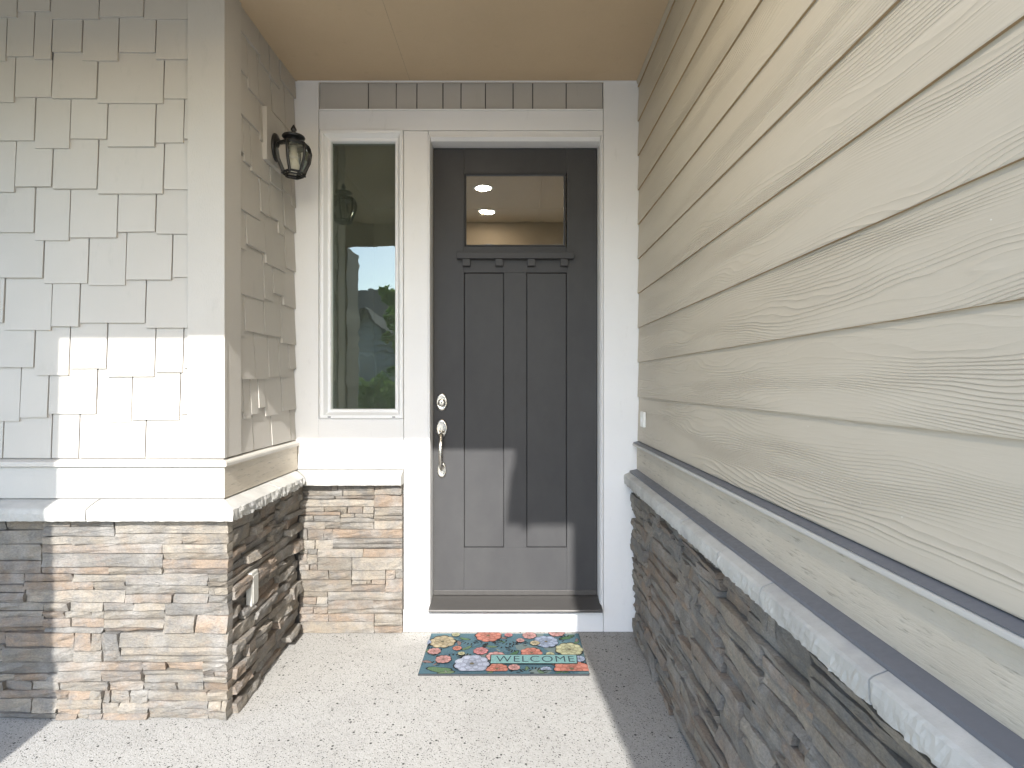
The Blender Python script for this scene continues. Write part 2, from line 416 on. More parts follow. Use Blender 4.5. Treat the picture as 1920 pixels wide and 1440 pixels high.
# return side: same courses, narrower pieces seen at a slant
U0, U1 = 2.385, 2.9945
for k, yc in enumerate([-150, -65, 20, 105, 187, 268, 356, 441, 526, 611, 697, 784, 859]):
    u = U0; first = True
    while u < U1 - .02:
        wd = rnd.choice([.07, .10, .12, .14, .16, .19, .23])
        if first and k % 2: wd *= .45
        first = False
        e = min(u + wd, U1)
        if U1 - e < .045: e = U1
        y = yc + (rnd.choice([-13, -8, 0, 7, 13]) if yc != 859 else 0)
        zb = fz(y) + (.0 if yc == 859 else 0)
        shingle(side, u, e, zb, min(zb + .235, 3.24), wallL, .016, .004, g=.0042)
        u = e
CB = .021
box('corner_board', fx(352), SX + CB, FY - CB, FY, 1.032, 3.24, M['corner'], wallL, .002)
box('corner_board', SX, SX + CB - .0015, FY + .0005, 2.383, 1.032, 3.24, M['corner'], wallL, .002)
DRIP = [(0, 1.031), (.033, 1.019), (.036, 1.013), (.036, 1.001), (.024, .9975), (0, .9975)]
BAND = [(0, .997), (.021, .997), (.021, .872), (0, .872)]
prism('drip_cap', front, DRIP, -4.2, SX, 0, 1, M['corner'], wallL, bev=.0015)
prism('drip_cap', side, DRIP, FY, 3.0, -1, 0, M['corner'], wallL, bev=.0015)
prism('band_board', front, BAND, -4.2, SX, 0, 1, M['greige'], wallL, bev=.0015)
prism('band_board', side, BAND, FY, 3.0, -1, 0, M['rough_band'], wallL, bev=.0015)
box('mounting_block', SX + .001, SX + .030, 2.605, 2.795, 2.375, 2.625, M['shingle'], wallL, .003)

# ------------------------------------------------------------------ ledgestone
PAL = [(0.23, 0.206, 0.17), (0.206, 0.188, 0.162), (0.259, 0.224, 0.177), (0.263, 0.202, 0.149), (0.255, 0.198, 0.148), (0.292, 0.256, 0.206), (0.198, 0.183, 0.16), (0.242, 0.211, 0.17), (0.276, 0.244, 0.198), (0.229, 0.189, 0.15)]
def stone(mp, u0, u1, z0, z1, depth, parent, r, fine=False):
    ln = u1 - u0; h = z1 - z0
    nx = max(3, min(7 if fine else 5, int(ln / (.03 if fine else .045)))); ny = 3 if (h > .035) else 2
    g = r.uniform(.0002, .0009)
    v = []; f = []
    sl = r.uniform(-.006, .006); sz = r.uniform(-.006, .006); seed = r.uniform(0, 100)
    def idx(i, j): return j*(nx+1)+i
    skew0 = r.uniform(-.005, .005); skew1 = r.uniform(-.005, .005)
    for j in range(ny+1):
        for i in range(nx+1):
            a = i/nx; b = j/ny
            edge = (i in (0, nx)) or (j in (0, ny))
            u = u0 + g + (ln - 2*g)*a; z = z0 + g + (h - 2*g)*b
            if 0 < i < nx: u += r.uniform(-.25, .25)*ln/nx
            if 0 < j < ny: z += r.uniform(-.22, .22)*h/ny
            if i == 0: u += r.uniform(0, .0018) + max(0, skew0*(b-.5))
            if i == nx: u -= r.uniform(0, .0018) + max(0, skew1*(b-.5))
            if j == 0: z += r.uniform(0, .0018)
            if j == ny: z -= r.uniform(0, .0018)
            nz = mnoise.noise(Vector((u*14 + seed, z*26, seed)))
            w = depth + nz*.008 + sl*(a-.5)*2 + sz*(b-.5)*2 + r.uniform(-.0025, .0025)
            if edge: w -= r.uniform(.0005, .0035)
            v.append((u, w, z))
    nfront = len(v)
    for j in range(ny):
        for i in range(nx): f.append((idx(i,j), idx(i+1,j), idx(i+1,j+1), idx(i,j+1)))
    per = [idx(i,0) for i in range(nx+1)] + [idx(nx,j) for j in range(1,ny+1)] + [idx(i,ny) for i in range(nx-1,-1,-1)] + [idx(0,j) for j in range(ny-1,0,-1)]
    for p in per: v.append((v[p][0], -.004, v[p][2]))
    m_ = len(per)
    for q in range(m_): f.append((per[q], per[(q+1)%m_], nfront+(q+1)%m_, nfront+q))
    base = r.choice(PAL); k = r.uniform(.86, 1.14)
    return mesh_obj('stone', [mp(*p) for p in v], f, M['stone'], parent, color=tuple(min(.62, c*k) for c in base))
def ledge(mp, u0, u1, ztop, parent, seed, dmin=.026, dmax=.052, rough=.4, fine=False, proud_ends=False):
    r = random.Random(seed); z = 0.002; row = 0
    nrow = 7; hs = [r.uniform(.100, .122) for _ in range(nrow)]; s = (ztop - .002)/sum(hs); hs = [h*s for h in hs]
    for h in hs:
        u = u0; first = True
        while u < u1 - .001:
            bl = r.choice([.18, .24, .28, .33, .40, .48])*(.55 if first and row % 2 else 1); first = False
            e = u + bl
            if u1 - e < .07: e = u1
            k = r.choice([2, 2, 3, 3, 3, 4, 4]); ws = [r.uniform(.6, 1.6) for _ in range(k)]; tot = sum(ws); zz = z
            bd = r.uniform(dmin, dmax)
            for w_ in ws:
                sh = h*w_/tot
                n = 1 if r.random() < .5 else (2 if r.random() < .75 else 3)
                if (e-u) < .16: n = 1 if r.random() < .7 else 2
                cuts = sorted([u] + [u + (e-u)*min(.85, max(.15, (q+1)/n + r.uniform(-.16, .16))) for q in range(n-1)] + [e])
                for a, b_ in zip(cuts[:-1], cuts[1:]):
                    d = min(dmax, max(dmin*.75, bd + r.uniform(-1, 1)*(dmax-dmin)*rough))
                    stone(mp, a, b_, zz, zz+sh, d, parent, r, fine)
                zz += sh
            u = e
        z += h; row += 1
CAP = [(0, .872), (.045, .860), (.083, .846), (.089, .841), (.091, .825), (.089, .808), (.086, .796), (0, .795)]
def cap_run(mp, parent, seams, m0, m1, seed, wscale=1.0, amp=.005):
    r = random.Random(seed)
    for i in range(len(seams)-1):
        a, b_ = seams[i], seams[i+1]
        ga = 0 if i == 0 else .0025; gb = 0 if i == len(seams)-2 else .0025
        sd_ = r.uniform(0, 90); top = r.uniform(-.002, .002)
        def jit(u, j):
            if j in (0, 7): return 0, 0
            k = amp if j >= 4 else (amp*.45 if j == 3 else amp*.12)
            n1 = mnoise.noise(Vector((u*95 + sd_, j*2.9, sd_))); n2 = mnoise.noise(Vector((u*30 + sd_, j*1.7, 5)))
            n3 = mnoise.noise(Vector((u*40, j*3.3, sd_)))
            dz = (n3*amp*.5 if j == 3 else (n3*amp*.9 if j == 6 else 0)) + (top if j < 3 else 0)
            return (n1*k + n2*k*.8, dz)
        prism('cap_stone', mp, [(w*wscale, z) for w, z in CAP], a+ga, b_-gb, m0 if i == 0 else 0, m1 if i == len(seams)-2 else 0, M['cap'], parent, max(4, int((b_-a)/.009)), jit)
        if i > 0:
            prism('mortar_joint', mp, [((w-.006)*wscale if w > 0 else 0, z-.003) for w, z in CAP[:-1]] + [(0, .800)], a-.003, a+.003, 0, 0, M['cap'], parent)

baseL = thing('stone_base', 'ledgestone wainscot with pale cap below the shingle wall at left', 'stone wall', (-2.0, FY, 0))
box('mortar_bed', -2.95, SX+.012, FY-.012, FY+.02, 0, .80, M['mortar'], baseL, 0)
box('mortar_bed', SX-.02, SX+.0121, FY-.0121, 2.99, 0, .7999, M['mortar'], baseL, 0)
def front_in(u, w, z): return front(u, w + .008, z)
def side_in(u, w, z): return side(u, w + .008, z)
ledge(front_in, -2.75, SX + .047, .795, baseL, 5, .030, .043, .35)
ledge(side_in, FY - .006, 2.962, .795, baseL, 8, .022, .056, .7, fine=True)
cap_run(front, baseL, [-2.75, -2.28, -1.66, SX], 0, 1, 3, amp=.0025)
cap_run(side, baseL, [FY, 2.62, 3.0], -1, -1, 4, amp=.009)
baseB = thing('stone_base', 'small ledgestone panel under the sidelight window between return wall and door trim', 'stone wall', (-.86, BY, 0))
box('mortar_bed', SX+.03, -.592, BY-.012, BY+.02, 0, .80, M['mortar'], baseB, 0)
ledge(lambda u, w, z: back(u, w+.008, z), SX+.036, -.592, .795, baseB, 21, .030, .041, .35)
cap_run(back, baseB, [SX, -.590], 1, 0, 6, amp=.002)

# ------------------------------------------------------------------ entry wall: painted trim, frieze shingles
BPX = 350.0
def ex(px): return (px - 963)/BPX
def ez(py): return CH + (718 - py)/BPX
entry = thing('entry_wall', 'white painted trim boards framing the front door and sidelight', 'wall', (-.25, BY, 0))
for a in [(-1.25, ex(601), 3.022, 3.14, 0, 3.2), (ex(601), ex(757), 3.022, 3.14, 0, ez(785)), (ex(601), ex(757), 3.022, 3.14, ez(245), 3.2),
          (ex(757), -.458, 3.022, 3.14, 0, 3.2), (-.458, .481, 3.022, 3.14, 2.657, 3.2), (.481, .70, 3.022, 3.14, 0, 3.2)]:
    box('sheathing', *a, M['core'], entry, 0)
Y0 = 3.0
G = .0012
box('trim_board', SX+.003, ex(598)-G, Y0-.004, BY+.004, .995, 2.949, M['trim_v'], entry)                      # left upright
box('trim_board', ex(1131)+G, .70, Y0-.004, BY+.004, .002, 2.949, M['trim_v'], entry)                        # right upright
box('trim_board', ex(598)+G, ex(1131)-G, Y0-.002, BY+.003, ez(245)+G, ez(208), M['trim'], entry)               # header
box('trim_board', ex(757)+G, ex(803)-G, Y0-.001, BY+.003, .121, ez(245)-G, M['trim_v'], entry)                 # between window and door
box('trim_board', SX+.0225, ex(757)-G, Y0-.0015, BY+.003, .873, ez(785)-G, M['trim'], entry)                   # apron under window
box('trim_board', ex(598)+G, ex(601)-G, Y0, BY+.003, ez(785)+G, ez(245)-G, M['trim_v'], entry)
box('trim_board', ex(803)+G, ex(1131)-G, Y0-.001, BY+.003, 2.659, ez(245)-G, M['trim'], entry)                 # strip over the door
box('kick_board', -.590, ex(1131)-G, Y0-.006, BY+.003, .003, .119, M['trim'], entry)
fxs = [598, 689.5, 742, 781, 830, 864, 910, 962, 999, 1062, 1131]
for a, b_ in zip(fxs[:-1], fxs[1:]):
    shingle(back, ex(a), ex(b_), ez(204.5), 2.949, entry, .010, .006)
box('frieze_ledge', ex(598)+G, ex(1131)-G, Y0-.006, BY, ez(208)+.0008, ez(208)+.009, M['trim'], entry, .001)
box('caulk_bead', SX+.022, .675, Y0-.010, Y0+.0, 2.9425, 2.9495, M['trim'], entry, .002)

# sidelight window
win = thing('sidelight_window', 'tall narrow white framed sidelight window left of the door reflecting sky', 'window', (ex(679), 3.0, ez(785)))
wx0, wx1, wz0, wz1 = ex(601)+.001, ex(757)-.001, ez(785)+.001, ez(245)-.001
def ring(name, mat, parent, loops):
    v = []; f = []
    for (x0, x1, z0, z1, y) in loops: v += [(x0,y,z0),(x1,y,z0),(x1,y,z1),(x0,y,z1)]
    for i in range(len(loops)-1):
        for k in range(4): f.append((i*4+k, i*4+(k+1)%4, (i+1)*4+(k+1)%4, (i+1)*4+k))
    return mesh_obj(name, v, f, mat, parent)
def inset(d, y): return (wx0+d, wx1-d, wz0+d, wz1-d, y)
fr = ring('frame', M['vinyl'], win, [inset(0, 3.03), inset(0, 2.990), inset(.004, 2.986), inset(.018, 2.988), inset(.020, 2.992), inset(.030, 3.008), inset(.034, 3.014),
     inset(.040, 3.014), inset(.047, 3.016), inset(.050, 3.024), inset(.050, 3.06), inset(0, 3.06)])
for q in (wx0+.05, wx1-.05): box('weep_hole', q-.008, q+.008, 2.9855, 2.9875, wz0+.006, wz0+.011, M['black'], fr, 0)
box('glass_pane', wx0+.046, wx1-.046, 3.044, 3.048, wz0+.046, wz1-.046, M['pane'], win, 0)

# ------------------------------------------------------------------ door frame and door
YD = 3.09; DPX = F/YD
def dx(px): return (px - 963)/DPX
def dz(py): return CH + (718 - py)/DPX
dfr = thing('door_frame', 'white door jamb with dark bronze threshold round the black door', 'door frame', (0, 3.0, .12))
JL, JR, JT = dx(812), dx(1120), dz(277)
def jamb(name, pts_out, pts_in, ylist): pass
def extr_z(name, poly, z0, z1, mat, parent, bev=.0015):
    n = len(poly); v = [(x, y, z0) for x, y in poly] + [(x, y, z1) for x, y in poly]
    f = [tuple(range(n)), tuple(n+i for i in range(n))] + [(i, (i+1)%n, n+(i+1)%n, n+i) for i in range(n)]
    return mesh_obj(name, v, f, mat, parent, bev=bev)
extr_z('jamb', [(-.4565, 2.992), (-.448, 2.990), (JL-.001, 3.012), (JL-.001, 3.14), (-.4565, 3.14)], .121, 2.6575, M['trim_v'], dfr)
extr_z('jamb', [(.4785, 2.992), (.470, 2.990), (JR+.001, 3.012), (JR+.001, 3.14), (.4785, 3.14)], .121, 2.6575, M['trim_v'], dfr)
hd = [(2.992, 2.6573), (2.990, 2.648), (3.012, JT+.001), (3.14, JT+.001), (3.14, 2.6573)]
n_ = len(hd); hv = [(JL-.0012, y, z) for y, z in hd] + [(JR+.0012, y, z) for y, z in hd]
mesh_obj('head_jamb', hv, [tuple(range(n_)), tuple(n_+i for i in range(n_))] + [(i,(i+1)%n_,n_+(i+1)%n_,n_+i) for i in range(n_)], M['trim'], dfr, bev=.0015)
sp = [(3.14, .164), (3.07, .164), (3.05, .160), (2.972, .140), (2.955, .136), (2.951, .130), (2.953, .122), (3.14, .122)]
n_ = len(sp); xl, xr = -.4505, .470
sv = [(xl, y, z) for y, z in sp] + [(xr, y, z) for y, z in sp]
mesh_obj('threshold', sv, [tuple(range(n_)), tuple(n_+i for i in range(n_))] + [(i,(i+1)%n_,n_+(i+1)%n_,n_+i) for i in range(n_)], M['sill'], dfr, bev=.001)

door = thing('front_door', 'black craftsman front door with square glass lite and dentil shelf', 'door', (0, YD, .166))
DT = .044
gL, gR, gT, gB = dx(871), dx(1060), dz(325), dz(462)
pL0, pL1, pR0, pR1, pT, pB = dx(870), dx(945), dx(987), dx(1063), dz(511), dz(1027)
DB = .170
box('stile', JL+.003, pL0, YD, YD+DT, DB, JT-.003, M['door'], door, .0015)
box('stile', pR1, JR-.003, YD, YD+DT, DB, JT-.003, M['door'], door, .0015)
box('top_rail', pL0+.0003, pR1-.0003, YD+.0003, YD+DT, gT, JT-.003, M['door'], door, .0012)
box('lock_rail', pL0+.0003, pR1-.0003, YD+.0003, YD+DT, pT, gB, M['door'], door, .0012)
box('bottom_rail', pL0+.0003, pR1-.0003, YD+.0003, YD+DT, DB, pB, M['door'], door, .0012)
box('mullion', pL1, pR0, YD+.0005, YD+DT, pB+.0003, pT-.0003, M['door'], door, .0012)
for a, b_ in ((pL0, pL1), (pR0, pR1)):
    box('panel', a+.0035, b_-.0035, YD+.006, YD+DT-.004, pB+.0035, pT-.0035, M['door'], door, .003)
    box('panel_groove', a+.0002, b_-.0002, YD+.016, YD+DT-.008, pB+.0005, pT-.0005, M['black'], door, 0)
ringbead = []
def ginset(d, y): return (gL+d, gR-d, gB+d, gT-d, y)
ring('glazing_bead', M['door'], door, [ginset(-.0, YD+.02), ginset(-.001, YD-.004), ginset(.004, YD-.006), ginset(.009, YD+.002), ginset(.010, YD+.016), ginset(.0, YD+.03)])
gp = box('glass_pane', gL+.004, gR-.004, YD+.012, YD+.016, gB+.004, gT-.004, M['door_pane'], door, 0)
gp.rotation_euler.x = .0072
shelf = MB()
sx0, sx1 = dx(855)+.006, dx(1078)-.008
box('dentil_shelf', sx0, sx1, YD-.034, YD-.0005, dz(487), dz(475), M['door'], door, .003)
for a, b_ in ((868, 882), (929, 943), (989, 1003), (1050, 1064)):
    box('dentil', dx(a), dx(b_), YD-.028, YD-.0008, dz(500), dz(487)-.0008, M['door'], door, .0015)
box('door_sweep', JL+.004, JR-.004, YD-.007, YD-.0005, DB-.004, DB+.022, M['sill'], door, .002)
# hardware
def oval_plate(cx, cz, w, h, name, t=.009):
    return MB().lathe([(1.0, 0), (1.0, t*.4), (.93, t*.75), (.80, t), (.70, t*.85), (.2, t*.9)], (0, 0, 0), 28, 'Y', w/2, h/2)
def put(mb, c): mb.v = [tuple(Vector(v) + Vector(c)) for v in mb.v]; return mb
HX = dx(828.5)
dbo = put(oval_plate(0, 0, .062, .098, 'x'), (HX, YD-.0005, dz(754))).build('deadbolt', M['nickel'], door, True)
put(MB().lathe([(.021, 0), (.021, .013), (.017, .018), (.006, .0175)], (0,0,0), 24, 'Y'), (HX, YD-.006, dz(755))).build('lock_cylinder', M['nickel'], dbo, True)
box('keyway', HX-.0012, HX+.0012, YD-.0250, YD-.0236, dz(755)-.006, dz(755)+.006, M['black'], dbo, 0)
hup = put(oval_plate(0, 0, .062, .100, 'x'), (HX, YD-.0005, dz(803))).build('handle_plate', M['nickel'], door, True)
put(oval_plate(0, 0, .050, .088, 'x'), (HX, YD-.0005, dz(881))).build('handle_foot', M['nickel'], door, True)
gz0, gz1 = dz(812), dz(880)
pts = []; rr = []
for i in range(17):
    t = i/16; z = gz0 + (gz1-gz0)*t
    out = .012 + .046*math.sin(math.pi*min(1, t*1.02))**.6
    pts.append((HX, YD - out, z)); rr.append(.0085 + .0035*math.sin(math.pi*t) + (.004 if t < .12 else 0))
MB().tube(pts, rr, 12).build('grip', M['nickel'], door, True)
MB().tube([(HX-.012, YD-.016, dz(806)), (HX-.006, YD-.034, dz(809)), (HX, YD-.042, dz(810)), (HX+.006, YD-.034, dz(809)), (HX+.012, YD-.016, dz(806))], .0045, 8).build('thumb_latch', M['nickel'], hup, True)

# hallway behind the glass
struct(box('hallway_wall', -1.5, 1.2, 6.0, 6.1, 0, 3.2, M['interior'], None, 0))
struct(box('hallway_wall_left', -1.6, -1.5, 3.145, 6.0, 0, 3.2, M['interior'], None, 0))
struct(box('hallway_wall_right', 1.2, 1.3, 3.145, 6.0, 0, 3.2, M['interior'], None, 0))
struct(box('hallway_ceiling', -1.6, 1.3, 3.145, 6.1, 3.2, 3.3, M['interior'], None, 0))
struct(box('hallway_floor', -1.6, 1.3, 3.145, 6.1, .0, .16, M['interior'], None, 0))

# ------------------------------------------------------------------ right: lap siding wall over ledgestone
wallR = thing('siding_wall', 'greige horizontal lap siding wall running along the right', 'wall', (RX, 1.0, .86))
YE = -1.26
box('wall_core', RX, .95, YE, 3.14, 0, 4.3, M['core'], wallR, 0)
bots = [1.026] + [1.26 + .1838*k for k in range(10)]
tops = bots[1:] + [bots[-1] + .1838]
for i, (a, b_) in enumerate(zip(bots, tops)):
    zt = b_ + .028
    if i == len(bots)-1: zt = min(zt, 2.9495)
    v = []; f = []; ns = 40; r = random.Random(40+i)
    for s_ in range(ns+1):
        y = YE + (2.992 - YE)*s_/ns
        wob = .0004*mnoise.noise(Vector((y*5, i*3.1, 0)))
        wz = .0003*mnoise.noise(Vector((y*9, i*7.7, 3)))
        for (w, z) in ((.0005, a+wz), (.0122+wob, a+wz), (.0132+wob, a+.003+wz), (.0045, zt), (.0005, zt)):
            v.append(right(y, w, z))
    for s_ in range(ns):
        for j in range(5): f.append((s_*5+j, s_*5+(j+1)%5, (s_+1)*5+(j+1)%5, (s_+1)*5+j))
    f.append(tuple(range(5))); f.append(tuple(ns*5+j for j in range(5)))
    bo_ = mesh_obj('siding_board', v, f, [M['siding'], M['warm_lit_edge']], wallR)
    for p_ in bo_.data.polygons:
        if p_.normal.z < -.8: p_.material_index = 1
prism('drip_cap', right, [(.001, 1.0205), (.034, 1.0135), (.039, 1.012), (.0395, 1.003), (.033, .9985), (.001, .998)], YE, 2.994, 0, 0, M['greige'], wallR, bev=.0025)
prism('shaded_flashing', right, [(.0012, 1.0255), (.0360, 1.0168), (.0360, 1.0155), (.0012, 1.0230)], YE, 2.9945, 0, 0, M['flash_shaded'], wallR)  # drip cap top, its shade painted in as a dark strip
prism('band_board', right, [(.001, .9975), (.016, .9975), (.016, .872), (.001, .872)], YE, 2.995, 0, 0, M['rough_band'], wallR, bev=.002)
prism('cove_molding', right, [(.001, 2.9498), (.018, 2.9495), (.016, 2.935), (.010, 2.925), (.001, 2.925)], .45, 2.99, 0, 0, M['siding'], wallR)
baseR = thing('stone_base', 'long ledgestone wainscot with sloped cap below the siding at right', 'stone wall', (RX, 1.6, 0))
box('mortar_bed', RX-.012, RX+.02, YE, 2.99, 0, .80, M['mortar'], baseR, 0)
ledge(lambda u, w, z: right(u, w+.004, z), .62, 2.99, .795, baseR, 33, .032, .050, .6, fine=True)
prism('far_stone_face', right, [(.001, .795), (.045, .795), (.045, 0), (.001, 0)], YE, .615, 0, 0, M['stone'], baseR)
cap_run(right, baseR, [YE, -.6, .1, .58, .93, 1.34, 1.62, 1.98, 2.27, 2.62, 2.9965], 0, 0, 12, .95, amp=.0045)
prism('shaded_flashing', right, [(.012, .8755), (.0165, .8735), (.054, .8655), (.055, .8575), (.012, .8625)], YE, 2.996, 0, 0, M['flash_shaded'], baseR)  # inner strip of the cap, darkened by colour to stand for shade

# garage eave behind the camera: its gutter end throws the stepped shadow on the door
eave = thing('roof_eave', 'boxed garage roof eave above the siding wall behind the viewer', 'eave', (.6, -1.5, 3.5))
def extr_y(name, poly, y0, y1, mat, parent):
    n = len(poly); v = [(x, y0, z) for x, z in poly] + [(x, y1, z) for x, z in poly]
    f = [tuple(range(n)), tuple(n+i for i in range(n))] + [(i, (i+1)%n, n+(i+1)%n, n+i) for i in range(n)]
    return mesh_obj(name, v, f, mat, parent, bev=.002)
extr_y('fascia', [(.326, 3.537), (.96, 3.537), (.96, 4.6), (.40, 4.6), (.372, 3.94), (.362, 3.72), (.342, 3.70), (.332, 3.66)], -1.5, -1.26, M['beam'], eave)
MB().lathe([(.022, 0), (.018, -.02), (.006, -.045)], (.43, -1.49, 3.539), 12).build('gutter_drop', M['beam'], eave)

# ------------------------------------------------------------------ wall lantern
LX, LY = SX + .135, 2.655
lan = thing('wall_lantern', 'black six sided coach lantern with glass panes on the left return wall', 'lantern', (SX+.03, 2.70, 2.38))
lan_c = Vector((LX, LY, 0))
zt_, zb_ = 2.458, 2.316
def hexp(r, z, k): a = math.pi/6 + math.pi/3*k; return Vector((LX + r*math.cos(a), LY + r*math.sin(a), z))
RT, RM, RB = .070, .077, .047
zs = [(RT, zt_), (RM, zt_-.028), (.071, zt_-.070), (RB, zb_+.012)]
for k in range(6):
    MB().tube([hexp(r+.001, z, k) for r, z in zs] + [hexp(RB+.003, zb_+.002, k)], .0068, 6).build('rib', M['iron'], lan, True)
    v = []
    for r, z in zs: v += [hexp(r-.003, z, k), hexp(r-.003, z, k+1)]
    mesh_obj('glass_pane', v, [(2*i, 2*i+1, 2*i+3, 2*i+2) for i in range(3)], M['lamp_glass'], lan, fix=False)
for r, z, t in ((RB+.001, zb_+.012, .0055), (RB-.004, zb_, .0042), (RT+.001, zt_, .006)):
    MB().tube([hexp(r, z, k) for k in range(7)], t, 6).build('cage_ring', M['iron'], lan)
def lz(z): return 2.456 + (z - 2.480)*.72
MB().lathe([(r, lz(z)) for r, z in [(.074, 2.480), (.060, 2.492), (.040, 2.503), (.026, 2.512), (.022, 2.520), (.044, 2.528), (.053, 2.538), (.050, 2.546), (.032, 2.556), (.018, 2.564), (.010, 2.570), (.008, 2.576), (.0135, 2.585), (.0135, 2.592), (.008, 2.606), (.004, 2.618), (.001, 2.622)]], (LX, LY, 0), 18).build('cap', M['iron'], lan, True)
MB().lathe([(.016, 2.458), (.016, 2.415), (.019, 2.41), (.019, 2.395)], (LX, LY, 0), 14).build('socket', M['bulb'], lan, True)
MB().lathe([(.012, 2.402), (.022, 2.388), (.028, 2.366), (.026, 2.348), (.015, 2.334), (.002, 2.330)], (LX, LY, 0), 14).build('bulb', M['bulb'], lan, True)
pl = MB().lathe([(1, 0), (1, .006), (.9, .012), (.72, .014), (.6, .022), (.3, .026)], (0,0,0), 24, 'X', .050, .068)
put(pl, (SX+.0302, 2.70, 2.468)).build('backplate', M['iron'], lan, True)
MB().tube([(SX+.045, 2.70, 2.476), (SX+.07, 2.69, 2.458), (SX+.098, 2.674, 2.462), (SX+.118, 2.662, 2.474), (LX, LY, 2.479)], [.022, .018, .015, .014, .013], 10).build('arm', M['iron'], lan, True)

# doorbell on the siding, outlet cover on the stone return
db_ = thing('doorbell', 'small white rectangular doorbell plate on the siding beside the door trim', 'doorbell', (RX-.013, 2.845, 1.11))
box('plate', RX-.024, RX-.010, 2.812, 2.882, 1.11, 1.187, M['white_plastic'], db_, .003)
box('button', RX-.027, RX-.0235, 2.837, 2.857, 1.138, 1.160, M['vinyl'], db_, .002)
oc = thing('outlet_cover', 'pale weatherproof outlet cover set in the shaded ledgestone return', 'outlet cover', (SX+.05, 2.43, .365))
box('cover_plate', SX+.030, SX+.056, 2.400, 2.462, .372, .518, M['outlet'], oc, .005)
box('flip_lid', SX+.0562, SX+.060, 2.407, 2.455, .385, .503, M['outlet'], oc, .004)

# ------------------------------------------------------------------ door mat
mat_t = thing('door_mat', 'rectangular floral welcome mat in teal and coral before the door', 'door mat', (-.045, 2.755, 0))
MX0, MX1, MY0, MY1, MZ = -.436, .346, 2.548, 2.962, .010
box('mat_base', MX0, MX1, MY0, MY1, .0008, MZ-.0015, M['rubber'], mat_t, .002)
def print_mat():
    m, nt, b, _ = new_mat('mat_print'); p = pos(nt)
    at = N(nt, 'ShaderNodeAttribute', attribute_name='Col')
    n = noise(nt, p, 90, 4, .7); n2 = noise(nt, p, 320, 2, .6)
    c = mix(nt, ramp(nt, n, [(.45, 0.0), (.7, .30)]), at.outputs['Color'], (.30, .34, .33))
    c = mix(nt, 1.0, c, ramp(nt, n2, [(.3, .65), (.7, 1.1)]), 'MULTIPLY')
    c = mix(nt, 1.0, c, .46, 'MULTIPLY')
    L(nt, c, b.inputs['Base Color']); b.inputs['Roughness'].default_value = .9; b.inputs['Specular IOR Level'].default_value = .15
    bump(nt, n2, b, .6, .002); return m
M['print'] = print_mat()
PV = []; PF = []; PC = []; layer = [MZ]
def poly(pts, col, dz=None):
    layer[0] += .000012
    z = layer[0]; o = len(PV); ok = []
    for x, y in pts: ok.append((min(MX1-.002, max(MX0+.002, x)), min(MY1-.002, max(MY0+.002, y)), z))
    c = (sum(p[0] for p in ok)/len(ok), sum(p[1] for p in ok)/len(ok), z)
    PV.extend(ok + [c]); n = len(ok)
    for i in range(n): PF.append((o+i, o+(i+1)%n, o+n)); PC.append(col)
def mp(cx, cy):
    px = 740 + cx/3.84; py = 1120 + cy/3.84
    Y = (CH-MZ)*F/(py-718); return ((px-963)*Y/F, Y)
pr = random.Random(7)
PV += [(MX0+.002, MY0+.002, MZ), (MX1-.002, MY0+.002, MZ), (MX1-.002, MY1-.002, MZ), (MX0+.002, MY1-.002, MZ)]; PF.append((0,1,2,3)); PC.append((.12,.235,.29))
for _ in range(26):                                                      # uneven ground of the print
    x = pr.uniform(MX0, MX1); y = pr.uniform(MY0, MY1); r_ = pr.uniform(.02, .06)
    poly([(x + r_*math.cos(a)*pr.uniform(.7,1.3), y + r_*.7*math.sin(a)*pr.uniform(.7,1.3)) for a in [i*math.pi/5 for i in range(10)]], pr.choice([(.17,.31,.36),(.09,.18,.24),(.20,.33,.35),(.24,.31,.30)]))
BLK = (.02, .022, .025)
def petal_ring(c, r0, pr_, n, col, a0, out=True):
    for i in range(n):
        a = a0 + 2*math.pi*i/n + pr.uniform(-.12, .12); rr_ = pr_*pr.uniform(.88, 1.12)
        px, py = c[0] + r0*math.cos(a), c[1] + r0*math.sin(a)
        if out: poly([(px + rr_*1.13*math.cos(t), py + rr_*1.13*math.sin(t)) for t in [k*math.pi/6 for k in range(12)]], BLK)
    for i in range(n):
        a = a0 + 2*math.pi*i/n + pr.uniform(-.05, .05); rr_ = pr_*pr.uniform(.9, 1.05)
        px, py = c[0] + r0*math.cos(a), c[1] + r0*math.sin(a)
        k = pr.uniform(.8, 1.15)
        poly([(px + rr_*math.cos(t), py + rr_*math.sin(t)) for t in [q*math.pi/6 for q in range(12)]], tuple(min(.9, v*k) for v in col))
        poly([(px + rr_*.25*math.cos(a) + rr_*.55*math.cos(t), py + rr_*.25*math.sin(a) + rr_*.5*math.sin(t)) for t in [q*math.pi/4 for q in range(8)]], tuple(min(.9, v*k*1.25+.04) for v in col))
def flower(cx, cy, rpx, col, core):
    c = mp(cx, cy); r_ = rpx/3.84*c[1]/F
    petal_ring(c, r_*.66, r_*.36, 9, col, pr.uniform(0, 1))
    petal_ring(c, r_*.40, r_*.27, 7, tuple(v*.86 for v in col), pr.uniform(0, 1), False)
    petal_ring(c, r_*.18, r_*.17, 5, tuple(v*.72 for v in col), pr.uniform(0, 1), False)
    poly([(c[0] + r_*.13*math.cos(t), c[1] + r_*.13*math.sin(t)) for t in [q*math.pi/4 for q in range(8)]], core)
